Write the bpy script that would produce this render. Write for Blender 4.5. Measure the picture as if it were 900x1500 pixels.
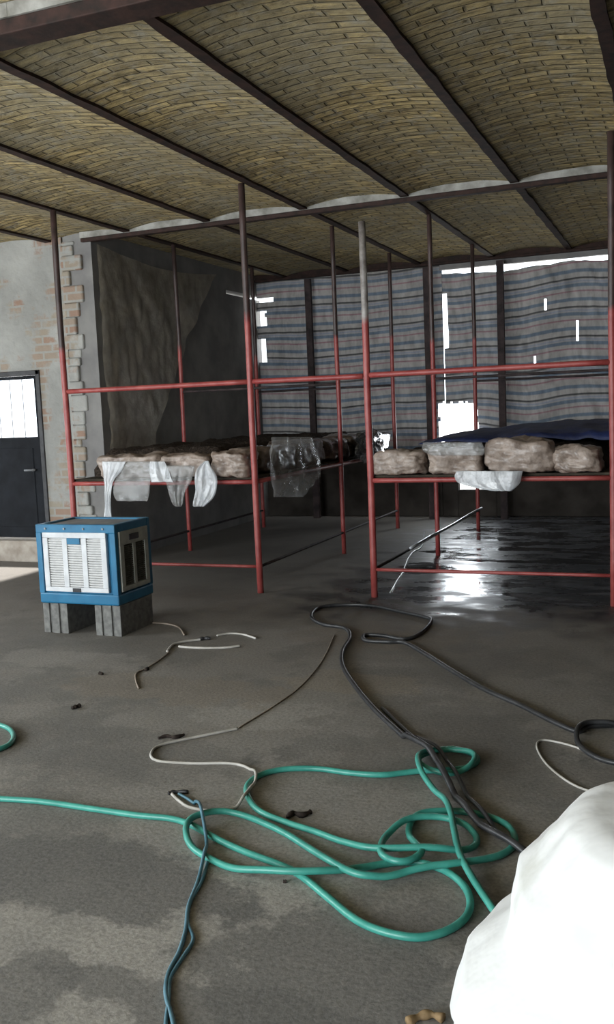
import bpy, bmesh, math, random
from mathutils import Vector, noise
random.seed(7)
scene = bpy.context.scene
COL = scene.collection
for o in list(bpy.data.objects): bpy.data.objects.remove(o)

# ------------------------------------------------------------------ camera
F_PX, YAW, PITCH, ROLL, EYE = 1385.5, .3841, .1089, -.042, 1.57
fw = Vector((-math.sin(YAW)*math.cos(PITCH), math.cos(YAW)*math.cos(PITCH), -math.sin(PITCH)))
r0 = Vector((math.cos(YAW), math.sin(YAW), 0)); u0 = r0.cross(fw)
rt = r0*math.cos(ROLL) + u0*math.sin(ROLL); up = -r0*math.sin(ROLL) + u0*math.cos(ROLL)
cd = bpy.data.cameras.new('camera'); cam = bpy.data.objects.new('camera', cd); COL.objects.link(cam)
from mathutils import Matrix
m3 = Matrix((rt, up, -fw)).transposed().to_4x4(); m3.translation = Vector((0, 0, EYE)); cam.matrix_world = m3
cd.sensor_fit = 'VERTICAL'; cd.sensor_height = 24; cd.lens = F_PX/1500*24; cd.clip_start = .05; cd.clip_end = 300
scene.camera = cam

# ------------------------------------------------------------------ world, sun, daylight, exposure
w = bpy.data.worlds.new('world'); scene.world = w; w.use_nodes = True
bg = w.node_tree.nodes['Background']; bg.inputs[0].default_value = (.86, .93, 1, 1); bg.inputs[1].default_value = 2.2
sd = bpy.data.lights.new('sun', 'SUN'); sd.energy = 9; sd.angle = math.radians(1.5); sd.color = (1, .98, .95)
so = bpy.data.objects.new('sun', sd); COL.objects.link(so)
so.rotation_euler = Vector((1, .02, -.88)).to_track_quat('-Z', 'Y').to_euler()
def area(name, loc, target, sx, sy, power, color=(.9, .96, 1)):
    d = bpy.data.lights.new(name, 'AREA'); d.shape = 'RECTANGLE'; d.size = sx; d.size_y = sy; d.energy = power; d.color = color
    o = bpy.data.objects.new(name, d); COL.objects.link(o); o.location = loc
    o.rotation_euler = (Vector(target)-Vector(loc)).to_track_quat('-Z', 'Y').to_euler(); return o
area('daylight_behind_camera', (-4.6, -3.7, 1.8), (-3.0, 5, 1.5), 4.6, 2.9, 350)  # area lamp added at an unseen opening behind the camera, as front fill
area('daylight_left_fill', (-8.85, 2.4, 1.75), (-3.5, 4.5, .9), 2.8, 1.5, 130)  # area lamp added in an unseen left opening to set the light direction
area('daylight_side_door', (-8.9, 7.82, 1.1), (-6.5, 7.82, .6), .5, 2.0, 10)
area('daylight_tarp_gap', (-2.86, 12.95, 1.05), (-2.3, 7, 0), .5, .7, 14)
vs = scene.view_settings; vs.view_transform = 'Standard'; vs.look = 'None'; vs.gamma = 1; vs.exposure = .92; vs.use_curve_mapping = False

# ------------------------------------------------------------------ helpers
def pray(px, py): return fw + rt*((px-450)/F_PX) - up*((py-750)/F_PX)
def onz(px, py, z=0.0):
    d = pray(px, py); t = (z-EYE)/d.z; return Vector((0, 0, EYE)) + d*t
def ony(px, py, y):
    d = pray(px, py); t = y/d.y; return Vector((0, 0, EYE)) + d*t
def obj(name, bm, mat, parent=None, smooth=False):
    me = bpy.data.meshes.new(name); bm.normal_update(); bm.to_mesh(me); bm.free()
    if mat: me.materials.append(mat)
    if smooth:
        for p in me.polygons: p.use_smooth = True
    o = bpy.data.objects.new(name, me); COL.objects.link(o)
    if parent: o.parent = parent; o.matrix_parent_inverse = Matrix.Translation(-parent.location)
    return o
def tag(o, label, cat, group=None, kind=None):
    o['label'] = label; o['category'] = cat
    if group: o['group'] = group
    if kind: o['kind'] = kind
    return o
def thing(name, label, cat, loc=(0, 0, 0), group=None):
    o = bpy.data.objects.new(name, None); COL.objects.link(o); o.location = loc; o.empty_display_size = .1
    return tag(o, label, cat, group)
def struct(name, bm, mat, smooth=False):
    o = obj(name, bm, mat, None, smooth); o['kind'] = 'structure'; return o
def box(bm, a, b, bev=0):
    x0, y0, z0 = a; x1, y1, z1 = b
    c = [(x0,y0,z0),(x1,y0,z0),(x1,y1,z0),(x0,y1,z0),(x0,y0,z1),(x1,y0,z1),(x1,y1,z1),(x0,y1,z1)]
    v = [bm.verts.new(p) for p in c]
    fs = [bm.faces.new([v[i] for i in q]) for q in ((0,3,2,1),(4,5,6,7),(0,1,5,4),(1,2,6,5),(2,3,7,6),(3,0,4,7))]
    if bev:
        es = list({e for f in fs for e in f.edges})
        bmesh.ops.bevel(bm, geom=es, offset=bev, segments=2, affect='EDGES', profile=.5)
    return bm
def smoothpath(pts, n=8, closed=False):
    P = [Vector(p) for p in pts]; out = []; N = len(P)
    rng = N if closed else N-1
    for i in range(rng):
        if closed: a, b, c, d = P[(i-1) % N], P[i], P[(i+1) % N], P[(i+2) % N]
        else: a, b, c, d = P[max(i-1, 0)], P[i], P[i+1], P[min(i+2, N-1)]
        for k in range(n):
            t = k/n; t2 = t*t; t3 = t2*t
            out.append(.5*((2*b)+(c-a)*t+(2*a-5*b+4*c-d)*t2+(3*b-a-3*c+d)*t3))
    if not closed: out.append(P[-1])
    return out
def sweep(bm, P, r, seg=10, cap=True):
    rings = []; n = len(P); ref = None
    for i, p in enumerate(P):
        t = (P[min(i+1, n-1)]-P[max(i-1, 0)]).normalized()
        if ref is None:
            ref = t.orthogonal().normalized()
        ref = (ref - t*ref.dot(t)).normalized(); b = t.cross(ref)
        rr = r(i/(n-1)) if callable(r) else r
        rings.append([bm.verts.new(p + (ref*math.cos(2*math.pi*k/seg) + b*math.sin(2*math.pi*k/seg))*rr) for k in range(seg)])
    for a, c in zip(rings, rings[1:]):
        for k in range(seg): bm.faces.new((a[k], a[(k+1) % seg], c[(k+1) % seg], c[k]))
    if cap:
        bm.faces.new(rings[0][::-1]); bm.faces.new(rings[-1])
    return bm
def hose_mesh(pix, r, n=8, lift=True, seg=10, z0=0.0):
    """lay a hose along a traced floor path, climbing over its own earlier runs"""
    P = smoothpath([onz(x, y, r) for x, y in pix], n)
    Q = []; 
    for p in P:                                   # resample evenly
        if not Q or (p-Q[-1]).length > r*.8: Q.append(p.copy())
    m = len(Q); h = [0.0]*m
    if lift:
        for i in range(m):
            for j in range(0, i-14):
                d = math.hypot(Q[i].x-Q[j].x, Q[i].y-Q[j].y)
                if d < 2.1*r: h[i] = max(h[i], h[j]+2*r*math.sqrt(max(0, 1-(d/(2.6*r))**2)))
        h = [min(a, 3.6*r) for a in h]; w_ = 16
        h = [max(h[j]*math.cos(.5*math.pi*(i-j)/(w_+1))**1.5 for j in range(max(i-w_, 0), min(i+w_+1, m))) for i in range(m)]
        h = [sum(h[max(i-4, 0):i+5])/len(h[max(i-4, 0):i+5]) for i in range(m)]
    for i in range(m): Q[i].z = r + h[i] + z0
    bm = bmesh.new(); sweep(bm, Q, r, seg); return bm, Q

# ------------------------------------------------------------------ materials
def nmat(name):
    m = bpy.data.materials.new(name); m.use_nodes = True; nt = m.node_tree
    return m, nt, nt.nodes['Principled BSDF']
def N(nt, typ, **kw):
    n = nt.nodes.new(typ)
    for k, v in kw.items():
        if k.startswith('i_'):
            n.inputs[k[2:].replace('_', ' ')].default_value = v
        else: setattr(n, k, v)
    return n
def ramp(nt, fac, stops):
    r = nt.nodes.new('ShaderNodeValToRGB'); e = r.color_ramp.elements
    while len(e) < len(stops): e.new(.5)
    for k, (p, c) in enumerate(stops): e[k].position = p; e[k].color = (*c, 1) if len(c) == 3 else c
    nt.links.new(fac, r.inputs[0]); return r.outputs[0]
def coords(nt, kind='Object'):
    if kind == 'World': return nt.nodes.new('ShaderNodeNewGeometry').outputs['Position']
    return nt.nodes.new('ShaderNodeTexCoord').outputs[kind]
def noise_n(nt, scale, detail=4, rough=.55, vec=None, sc=None):
    n = nt.nodes.new('ShaderNodeTexNoise'); n.inputs['Scale'].default_value = scale; n.inputs['Detail'].default_value = detail; n.inputs['Roughness'].default_value = rough
    v = vec or coords(nt, 'World')
    if sc:
        mp = nt.nodes.new('ShaderNodeMapping'); mp.inputs['Scale'].default_value = sc; nt.links.new(v, mp.inputs[0]); v = mp.outputs[0]
    nt.links.new(v, n.inputs['Vector']); return n.outputs['Fac']
def mix(nt, fac, a, b, mode='MIX'):
    m = nt.nodes.new('ShaderNodeMix'); m.data_type = 'RGBA'; m.blend_type = mode
    if isinstance(fac, (int, float)): m.inputs[0].default_value = fac
    else: nt.links.new(fac, m.inputs[0])
    for s, v in ((6, a), (7, b)):
        if isinstance(v, tuple): m.inputs[s].default_value = (*v, 1)
        else: nt.links.new(v, m.inputs[s])
    return m.outputs[2]
def math_n(nt, op, a, b=0.0, clamp=False):
    m = nt.nodes.new('ShaderNodeMath'); m.operation = op; m.use_clamp = clamp
    for s, v in ((0, a), (1, b)):
        if isinstance(v, (int, float)): m.inputs[s].default_value = v
        else: nt.links.new(v, m.inputs[s])
    return m.outputs[0]
def bump(nt, bs, h, dist=.01, strength=1):
    b = nt.nodes.new('ShaderNodeBump'); b.inputs['Distance'].default_value = dist; b.inputs['Strength'].default_value = strength
    nt.links.new(h, b.inputs['Height']); nt.links.new(b.outputs[0], bs.inputs['Normal'])
def simple(name, c1, c2, scale=20, rough=.6, bmp=.002, metallic=0, detail=4):
    m, nt, bs = nmat(name); f = noise_n(nt, scale, detail)
    nt.links.new(ramp(nt, f, [(.35, c1), (.65, c2)]), bs.inputs['Base Color'])
    bs.inputs['Roughness'].default_value = rough; bs.inputs['Metallic'].default_value = metallic
    if rough >= .7: bs.inputs['Specular IOR Level'].default_value = .15
    if bmp: bump(nt, bs, f, bmp)
    return m

def mat_floor():
    m, nt, bs = nmat('concrete_floor')
    P = coords(nt, 'World'); sx = nt.nodes.new('ShaderNodeSeparateXYZ'); nt.links.new(P, sx.inputs[0])
    big = noise_n(nt, .8, 6, .62); mid = noise_n(nt, 3.1, 7, .65); fine = noise_n(nt, 60, 4, .7)
    base = ramp(nt, big, [(.36, (.15, .145, .135)), (.47, (.185, .18, .165)), (.51, (.24, .23, .21)), (.7, (.275, .265, .24))])
    base = mix(nt, math_n(nt, 'MULTIPLY', ramp(nt, mid, [(.5, (0, 0, 0)), (.62, (1, 1, 1))]), .45), base, (.30, .28, .25))
    base = mix(nt, ramp(nt, noise_n(nt, 2.0, 8, .7, sc=(1, .55, 1)), [(.33, (1, 1, 1)), (.40, (0, 0, 0))]), base, (.11, .108, .10))
    def patch(cpx, cpy, rx, ry, amt, col, base):
        c = onz(cpx, cpy); mp = nt.nodes.new('ShaderNodeMapping'); mp.vector_type = 'POINT'
        mp.inputs['Location'].default_value = (-c.x/rx, -c.y/ry, 0); mp.inputs['Scale'].default_value = (1/rx, 1/ry, 0); nt.links.new(P, mp.inputs[0])
        ln = nt.nodes.new('ShaderNodeVectorMath'); ln.operation = 'LENGTH'; nt.links.new(mp.outputs[0], ln.inputs[0])
        dd = math_n(nt, 'ADD', ln.outputs['Value'], math_n(nt, 'MULTIPLY', math_n(nt, 'SUBTRACT', noise_n(nt, 4.5, 7, .68), .5), 2.6))
        mr = nt.nodes.new('ShaderNodeMapRange'); mr.inputs[1].default_value = 1.12; mr.inputs[2].default_value = .88; nt.links.new(dd, mr.inputs[0])
        return mix(nt, math_n(nt, 'MULTIPLY', mr.outputs[0], amt), base, col)
    dk, lt = (.125, .122, .115), (.34, .325, .295)
    for a in ((330, 1390, .55, .5, .55, lt), (100, 1400, .5, .4, .5, lt), (430, 1050, .5, .22, .8, lt), (520, 1000, .45, .2, .5, (.30, .26, .2)), (470, 1420, .38, .35, .75, dk), (130, 1285, .62, .25, .8, dk),
              (250, 1010, .7, .25, .45, (.27, .23, .18)), (90, 965, .6, .2, .5, lt), (620, 1080, .6, .6, .4, dk), (560, 930, .6, .4, .4, (.22, .18, .14)), (20, 1450, .15, .2, .7, dk), (330, 1480, .5, .1, .7, dk), (160, 1100, .8, .3, .35, dk)):
        base = patch(*a, base)
    sp = ramp(nt, fine, [(.3, (.66, .66, .66)), (.62, (1.2, 1.2, 1.2))])
    base = mix(nt, 1.0, base, sp, 'MULTIPLY')
    # the soaked part of the slab under and before the right rack
    yy = math_n(nt, 'ADD', sx.outputs[1], math_n(nt, 'MULTIPLY', math_n(nt, 'SUBTRACT', mid, .5), 3.2))
    wy = nt.nodes.new('ShaderNodeMapRange'); wy.inputs[1].default_value = 6.3; wy.inputs[2].default_value = 7.4; nt.links.new(yy, wy.inputs[0])
    xx = math_n(nt, 'ADD', sx.outputs[0], math_n(nt, 'MULTIPLY', math_n(nt, 'SUBTRACT', mid, .5), 2.4))
    wx = nt.nodes.new('ShaderNodeMapRange'); wx.inputs[1].default_value = -3.4; wx.inputs[2].default_value = -2.3; nt.links.new(xx, wx.inputs[0])
    wet = math_n(nt, 'MULTIPLY', wy.outputs[0], wx.outputs[0])
    dy = nt.nodes.new('ShaderNodeMapRange'); dy.inputs[1].default_value = 3.0; dy.inputs[2].default_value = 7.2; nt.links.new(yy, dy.inputs[0])
    base = mix(nt, math_n(nt, 'MULTIPLY', dy.outputs[0], .75), base, (.085, .072, .058))   # browner and darker towards the racks
    base = mix(nt, wet, base, (.035, .036, .04))
    nt.links.new(base, bs.inputs['Base Color'])
    rr = ramp(nt, noise_n(nt, 2.6, 5, .6, sc=(.6, 1.6, 1)), [(.40, (.07, .07, .07)), (.6, (.45, .45, .45))])
    rg = mix(nt, wet, (.82, .82, .82), rr)
    nt.links.new(rg, bs.inputs['Roughness'])
    bh = mix(nt, wet, fine, noise_n(nt, 7, 4, .5))
    bump(nt, bs, bh, .0025, .8)
    return m
M = {}
M['floor'] = mat_floor()
def mat_arch():
    m, nt, bs = nmat('ceiling_brick')
    uv = nt.nodes.new('ShaderNodeTexCoord').outputs['UV']
    wob = nt.nodes.new('ShaderNodeTexNoise'); wob.inputs['Scale'].default_value = 3; nt.links.new(uv, wob.inputs['Vector'])
    va = nt.nodes.new('ShaderNodeVectorMath'); va.operation = 'MULTIPLY_ADD'
    nt.links.new(wob.outputs['Color'], va.inputs[0]); va.inputs[1].default_value = (.06, .075, 0); nt.links.new(uv, va.inputs[2])
    b = nt.nodes.new('ShaderNodeTexBrick'); nt.links.new(va.outputs[0], b.inputs['Vector'])
    b.inputs['Scale'].default_value = 1; b.inputs['Brick Width'].default_value = .25; b.inputs['Row Height'].default_value = .082
    b.inputs['Mortar Size'].default_value = .011; b.inputs['Mortar Smooth'].default_value = .6; b.inputs['Bias'].default_value = -.1
    b.inputs['Color1'].default_value = (.47, .375, .19, 1); b.inputs['Color2'].default_value = (.26, .205, .105, 1); b.inputs['Mortar'].default_value = (.20, .165, .10, 1)
    stain = noise_n(nt, 1.3, 6, .65)
    streak = ramp(nt, noise_n(nt, 1, 5, .7, uv, (4.5, 19, 1)), [(.36, (.42, .40, .38)), (.64, (1.6, 1.55, 1.45))])
    bcol = mix(nt, 1.0, b.outputs['Color'], streak, 'MULTIPLY')
    c = mix(nt, ramp(nt, stain, [(.42, (0, 0, 0)), (.62, (.6, .6, .6))]), bcol, (.30, .27, .19))
    c2 = mix(nt, math_n(nt, 'MULTIPLY', ramp(nt, noise_n(nt, 9, 6, .7), [(.5, (0, 0, 0)), (.66, (1, 1, 1))]), .6), c, (.36, .345, .29))
    c3 = mix(nt, ramp(nt, noise_n(nt, 14, 4, .6), [(.30, (1, 1, 1)), (.40, (0, 0, 0))]), c2, (.12, .10, .06))
    nt.links.new(c3, bs.inputs['Base Color']); bs.inputs['Roughness'].default_value = .9
    h = math_n(nt, 'ADD', math_n(nt, 'SUBTRACT', 1, b.outputs['Fac']), math_n(nt, 'MULTIPLY', noise_n(nt, 25, 4), .6))
    bs.inputs['Specular IOR Level'].default_value = .15; bump(nt, bs, h, .014, 1); return m
M['arch'] = mat_arch()
def mat_plaster(name, lo=.47):
    m, nt, bs = nmat(name)
    P = coords(nt, 'World'); sw = nt.nodes.new('ShaderNodeMapping'); sw.inputs['Rotation'].default_value = (math.pi/2, 0, 0); nt.links.new(P, sw.inputs[0])
    b = nt.nodes.new('ShaderNodeTexBrick'); nt.links.new(sw.outputs[0], b.inputs['Vector']); b.inputs['Scale'].default_value = 1
    b.inputs['Brick Width'].default_value = .24; b.inputs['Row Height'].default_value = .085; b.inputs['Mortar Size'].default_value = .012
    b.inputs['Color1'].default_value = (.27, .175, .13, 1); b.inputs['Color2'].default_value = (.28, .25, .20, 1); b.inputs['Mortar'].default_value = (.29, .285, .26, 1)
    f = noise_n(nt, 2.4, 6, .62)
    pl = ramp(nt, noise_n(nt, 1.6, 6, .6), [(.35, (.25, .25, .235)), (.65, (.36, .36, .34))])
    c = mix(nt, ramp(nt, f, [(lo-.13, (1, 1, 1)), (lo-.05, (0, 0, 0))]), pl, b.outputs['Color'])
    nt.links.new(c, bs.inputs['Base Color']); bs.inputs['Roughness'].default_value = .9
    bump(nt, bs, noise_n(nt, 9, 6), .02, 1); return m
M['plaster'] = mat_plaster('rough_plaster', .53); M['brickedge'] = mat_plaster('broken_brick_plaster', .58)
M['greywall'] = simple('grey_render', (.17, .165, .165), (.24, .235, .225), 3, .85, .01)
M['darkwall'] = simple('soil_stained_low_wall', (.03, .026, .022), (.06, .052, .045), 3, .9, .01)
M['beam'] = simple('rusty_beam', (.022, .016, .014), (.05, .027, .022), 12, .7, .004)
M['fascia'] = simple('mortar_fascia', (.17, .165, .145), (.36, .355, .33), 6, .9, .02)
M['ground'] = simple('pale_yard', (.62, .6, .56), (.75, .73, .69), 2, .9, 0)
def mat_paint(nm='red_oxide_paint', b1=(.035, .022, .02), b2=(.07, .042, .038)):
    m, nt, bs = nmat(nm)
    P = coords(nt, 'World'); s = nt.nodes.new('ShaderNodeSeparateXYZ'); nt.links.new(P, s.inputs[0])
    n1 = noise_n(nt, 7, 5, .6)
    z = math_n(nt, 'ADD', s.outputs[2], math_n(nt, 'MULTIPLY', math_n(nt, 'SUBTRACT', noise_n(nt, 1.7, 2), .5), .9))
    mr = nt.nodes.new('ShaderNodeMapRange'); mr.inputs[1].default_value = 2.25; mr.inputs[2].default_value = 2.33; nt.links.new(z, mr.inputs[0])
    red = ramp(nt, n1, [(.36, (.24, .036, .034)), (.62, (.34, .075, .066))])
    bare = ramp(nt, n1, [(.36, b1), (.62, b2)])
    nt.links.new(mix(nt, mr.outputs[0], red, bare), bs.inputs['Base Color']); bs.inputs['Roughness'].default_value = .45
    bump(nt, bs, n1, .002); return m
M['red'] = mat_paint(); M['redpale'] = mat_paint('red_paint_worn_grey_above', (.13, .11, .10), (.34, .32, .30))
M['shelf'] = simple('stained_shelf_board', (.03, .024, .018), (.06, .05, .035), 10, .8, .004)
M['soil'] = simple('dark_casing_soil', (.018, .013, .010), (.06, .045, .035), 40, .9, .02)
def mat_bag(name, c1, c2, rough=.35, coat=.5, sc=9, alpha=1):
    m, nt, bs = nmat(name); f = noise_n(nt, sc, 6, .65, coords(nt, 'World'))
    nt.links.new(ramp(nt, f, [(.36, c1), (.62, c2)]), bs.inputs['Base Color']); bs.inputs['Roughness'].default_value = rough
    bs.inputs['Coat Weight'].default_value = coat; bs.inputs['Coat Roughness'].default_value = .2
    bump(nt, bs, noise_n(nt, sc*2.2, 5, .6), .012, .9); bs.inputs['Alpha'].default_value = alpha; return m
M['palebag'] = mat_bag('pale_compost_in_clear_plastic', (.15, .108, .082), (.35, .285, .24), .5, .2)
M['darkbag'] = mat_bag('brown_compost_in_clear_plastic', (.035, .024, .018), (.14, .10, .075), .3, .8)
def mat_film(name, col, alpha, rough=.3, trans=.0):
    m = bpy.data.materials.new(name); m.use_nodes = True; nt = m.node_tree; nt.nodes.clear()
    out = nt.nodes.new('ShaderNodeOutputMaterial')
    tr = nt.nodes.new('ShaderNodeBsdfTransparent'); tr.inputs[0].default_value = (.93, .95, .97, 1)
    df = nt.nodes.new('ShaderNodeBsdfDiffuse'); df.inputs[0].default_value = (*col, 1)
    tl = nt.nodes.new('ShaderNodeBsdfTranslucent'); tl.inputs[0].default_value = (*col, 1)
    gl = nt.nodes.new('ShaderNodeBsdfGlossy'); gl.inputs['Roughness'].default_value = rough; gl.inputs[0].default_value = (.8, .8, .8, 1)
    a = nt.nodes.new('ShaderNodeMixShader'); a.inputs[0].default_value = .45; nt.links.new(df.outputs[0], a.inputs[1]); nt.links.new(tl.outputs[0], a.inputs[2])
    b = nt.nodes.new('ShaderNodeMixShader'); b.inputs[0].default_value = .12; nt.links.new(a.outputs[0], b.inputs[1]); nt.links.new(gl.outputs[0], b.inputs[2])
    c = nt.nodes.new('ShaderNodeMixShader')
    f = noise_n(nt, 5, 4, .6); fr = ramp(nt, f, [(.3, (alpha*.72,)*3), (.7, (min(1, alpha*1.25),)*3)]); nt.links.new(fr, c.inputs[0])
    nt.links.new(tr.outputs[0], c.inputs[1]); nt.links.new(b.outputs[0], c.inputs[2]); nt.links.new(c.outputs[0], out.inputs[0])
    bp = nt.nodes.new('ShaderNodeBump'); bp.inputs['Distance'].default_value = .02; nt.links.new(noise_n(nt, 11, 5, .6), bp.inputs['Height'])
    for q in (df, tl, gl): nt.links.new(bp.outputs[0], q.inputs['Normal'])
    return m
M['film'] = mat_film('milky_plastic_film', (.8, .82, .84), .78)
M['clearfilm'] = mat_film('clear_plastic_film', (.55, .54, .52), .34, .15)
M['darkfilm'] = mat_film('dusty_plastic_film', (.55, .49, .38), .66, .3)
M['navy'] = mat_bag('navy_plastic_sheet', (.006, .010, .04), (.014, .026, .10), .6, .0, 6)
def mat_tarp():
    m = bpy.data.materials.new('striped_tarp'); m.use_nodes = True; nt = m.node_tree; nt.nodes.clear()
    out = nt.nodes.new('ShaderNodeOutputMaterial')
    uv = nt.nodes.new('ShaderNodeTexCoord').outputs['UV']; s = nt.nodes.new('ShaderNodeSeparateXYZ'); nt.links.new(uv, s.inputs[0])
    wz = math_n(nt, 'ADD', s.outputs[1], math_n(nt, 'MULTIPLY', math_n(nt, 'SUBTRACT', noise_n(nt, 1.2, 3), .5), .06))
    ph = math_n(nt, 'FRACT', math_n(nt, 'DIVIDE', wz, .36), 0)
    r = nt.nodes.new('ShaderNodeValToRGB'); r.color_ramp.interpolation = 'LINEAR'; e = r.color_ramp.elements
    g = (.53, .515, .50); bl = (.28, .335, .40); pk = (.46, .32, .35); dk = (.17, .17, .175)
    stops = [(0, g), (.10, g), (.13, bl), (.22, bl), (.25, g), (.30, (.40, .43, .50)), (.36, g), (.40, dk), (.43, dk), (.46, g), (.60, g), (.63, bl), (.72, bl), (.75, g), (.93, g), (.95, pk), (.985, pk), (1, g)]
    while len(e) < len(stops): e.new(.5)
    for k, (p, c) in enumerate(stops): e[k].position = p; e[k].color = (*c, 1)
    nt.links.new(ph, r.inputs[0])
    weave = ramp(nt, noise_n(nt, 14, 4, .6, sc=(1, 1, .35)), [(.35, (.75, .75, .75)), (.65, (1, 1, 1))])
    c = mix(nt, 1.0, r.outputs[0], weave, 'MULTIPLY')
    ct = mix(nt, 1.0, c, (.25, .25, .25), 'MULTIPLY')
    df = nt.nodes.new('ShaderNodeBsdfDiffuse'); nt.links.new(c, df.inputs[0]); tl = nt.nodes.new('ShaderNodeBsdfTranslucent'); nt.links.new(ct, tl.inputs[0])
    a = nt.nodes.new('ShaderNodeAddShader'); 
    df2 = mix(nt, 1.0, c, (.5, .5, .5), 'MULTIPLY'); nt.links.new(df2, df.inputs[0])
    nt.links.new(df.outputs[0], a.inputs[0]); nt.links.new(tl.outputs[0], a.inputs[1]); nt.links.new(a.outputs[0], out.inputs[0])
    return m
M['tarp'] = mat_tarp()
M['post'] = simple('dark_steel_post', (.03, .025, .025), (.07, .05, .05), 8, .7, .002)
M['door'] = simple('dark_steel_door', (.006, .007, .009), (.012, .014, .018), 5, .75, .002)
M['frame'] = simple('door_frame_paint', (.02, .02, .022), (.045, .045, .05), 9, .6, .003)
M['step'] = simple('worn_threshold', (.28, .24, .2), (.42, .38, .33), 7, .85, .01)
M['blue'] = simple('blue_enamel', (.010, .110, .215), (.017, .145, .27), 8, .38, .0008)
M['coolwhite'] = simple('white_louvre_panel', (.46, .475, .49), (.56, .575, .59), 10, .5, .001)
M['slat'] = simple('grey_louvre_slats', (.40, .40, .395), (.50, .50, .49), 30, .6, 0)
M['sideslat'] = simple('shaded_side_louvres', (.06, .06, .05), (.12, .12, .10), 30, .9, .004)  # side louvres darker than the front ones, their shade put into the colour
M['sidepanel'] = simple('shaded_side_panel', (.26, .27, .235), (.36, .37, .33), 12, .6, .001)  # darker copy of the front panel, the side's shade painted in
M['blacksteel'] = simple('black_plastic', (.012, .012, .014), (.03, .03, .033), 20, .5, 0)
M['galv'] = simple('cooler_top_tray', (.16, .17, .18), (.27, .28, .29), 7, .5, .001)
M['block'] = simple('breeze_block', (.12, .12, .115), (.19, .19, .18), 25, .95, .003)
M['green'] = simple('teal_hose', (.035, .235, .19), (.055, .31, .25), 14, .4, .0004)
M['blackhose'] = simple('black_hose', (.016, .017, .019), (.035, .036, .038), 14, .42, .0005)
M['whitecable'] = simple('dirty_white_cable', (.32, .305, .27), (.50, .485, .45), 8, .55, 0)
M['browncable'] = simple('brown_grey_cable', (.2, .16, .125), (.30, .25, .2), 8, .6, 0)
M['bluecable'] = simple('faded_blue_cable', (.04, .12, .16), (.09, .20, .26), 14, .5, 0)
M['debris'] = simple('dark_scrap', (.015, .012, .01), (.04, .03, .025), 30, .8, 0)
M['brownscrap'] = simple('brown_scrap', (.14, .09, .04), (.26, .18, .10), 30, .8, 0)
def mat_sack():
    m, nt, bs = nmat('white_woven_sack'); f = noise_n(nt, 3.2, 6, .6)
    c0 = ramp(nt, f, [(.30, (.56, .57, .53)), (.42, (.68, .69, .685))]); cr = ramp(nt, noise_n(nt, 3.5, 5, .6, sc=(1, 1, .45)), [(.29, (.40, .38, .32)), (.33, (1, 1, 1))]); nt.links.new(mix(nt, 1.0, c0, cr, 'MULTIPLY'), bs.inputs['Base Color']); bs.inputs['Roughness'].default_value = .6  # tan marks painted in: stains that also stand for fold shading
    bump(nt, bs, noise_n(nt, 5, 4, .5), .02, .6); return m
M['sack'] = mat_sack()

# ------------------------------------------------------------------ room shell
ZC = 3.44
LX, RX, BY, WY = -9.0, 1.7, -4.0, 8.6          # outer left wall, right wall, wall behind the camera, wall with the dark door
IX, FY = -5.8, 12.75                            # inner left wall, open far side behind the tarps
bm = bmesh.new(); box(bm, (-9.2, -4.2, -.15), (1.9, 13.0, 0)); struct('floor', bm, M['floor'])
bm = bmesh.new(); box(bm, (-60, -60, -.4), (60, 80, -.16)); struct('yard_ground', bm, M['ground'])
beams_x = [-8.35, -7.33, -6.32, -5.33, -4.40, -3.37, -2.38, -1.39, -.40, .6]
edges = [-9.05]+beams_x+[1.75]
bm = bmesh.new(); uvl = bm.loops.layers.uv.new('UVMap'); SEG = 12
for i in range(len(edges)-1):
    a, b = edges[i], edges[i+1]; ys = [-4.0+k*.5 for k in range(35)]
    cols = []
    for k in range(SEG+1):
        t = k/SEG; x = a+(b-a)*t; z = ZC+.012+.055*(1-(2*t-1)**2)
        cols.append([(bm.verts.new((x, y, z+.004*noise.noise(Vector((x*3, y*2, 0))))), y) for y in ys])
    for k in range(SEG):
        for j in range(len(ys)-1):
            q = (cols[k][j], cols[k][j+1], cols[k+1][j+1], cols[k+1][j])
            f = bm.faces.new([c[0] for c in q])
            for lp, (u, v) in zip(f.loops, ((k, j), (k, j+1), (k+1, j+1), (k+1, j))):
                lp[uvl].uv = ((b-a)*u/SEG*1.03+i*.37, ys[v]+i*.023)
box(bm, (-9.2, -4.2, 3.62), (1.9, 13.05, 3.75))
struct('ceiling', bm, M['arch'], False)
n = 1
for x in beams_x:
    bm = bmesh.new(); hw = .037
    # rolled joist: flange, web and mortar smears along the flange edge
    ys = [-4+k*.12 for k in range(int(17/.12)+1)]
    rows = []
    for y in ys:
        dl = .012*noise.noise(Vector((x*5, y*4, 1))); dr = .012*noise.noise(Vector((x*5, y*4, 9)))
        rows.append([bm.verts.new(p) for p in ((x-hw+dl, y, ZC+.02), (x-hw+dl, y, ZC), (x+hw+dr, y, ZC), (x+hw+dr, y, ZC+.02))])
    for a, b in zip(rows, rows[1:]):
        for k in range(4): bm.faces.new((a[k], a[(k+1) % 4], b[(k+1) % 4], b[k]))
    box(bm, (x-.006, -4, ZC+.02), (x+.006, 13, ZC+.16))
    struct('trim_%d' % n, bm, M['beam']); n += 1
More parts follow.
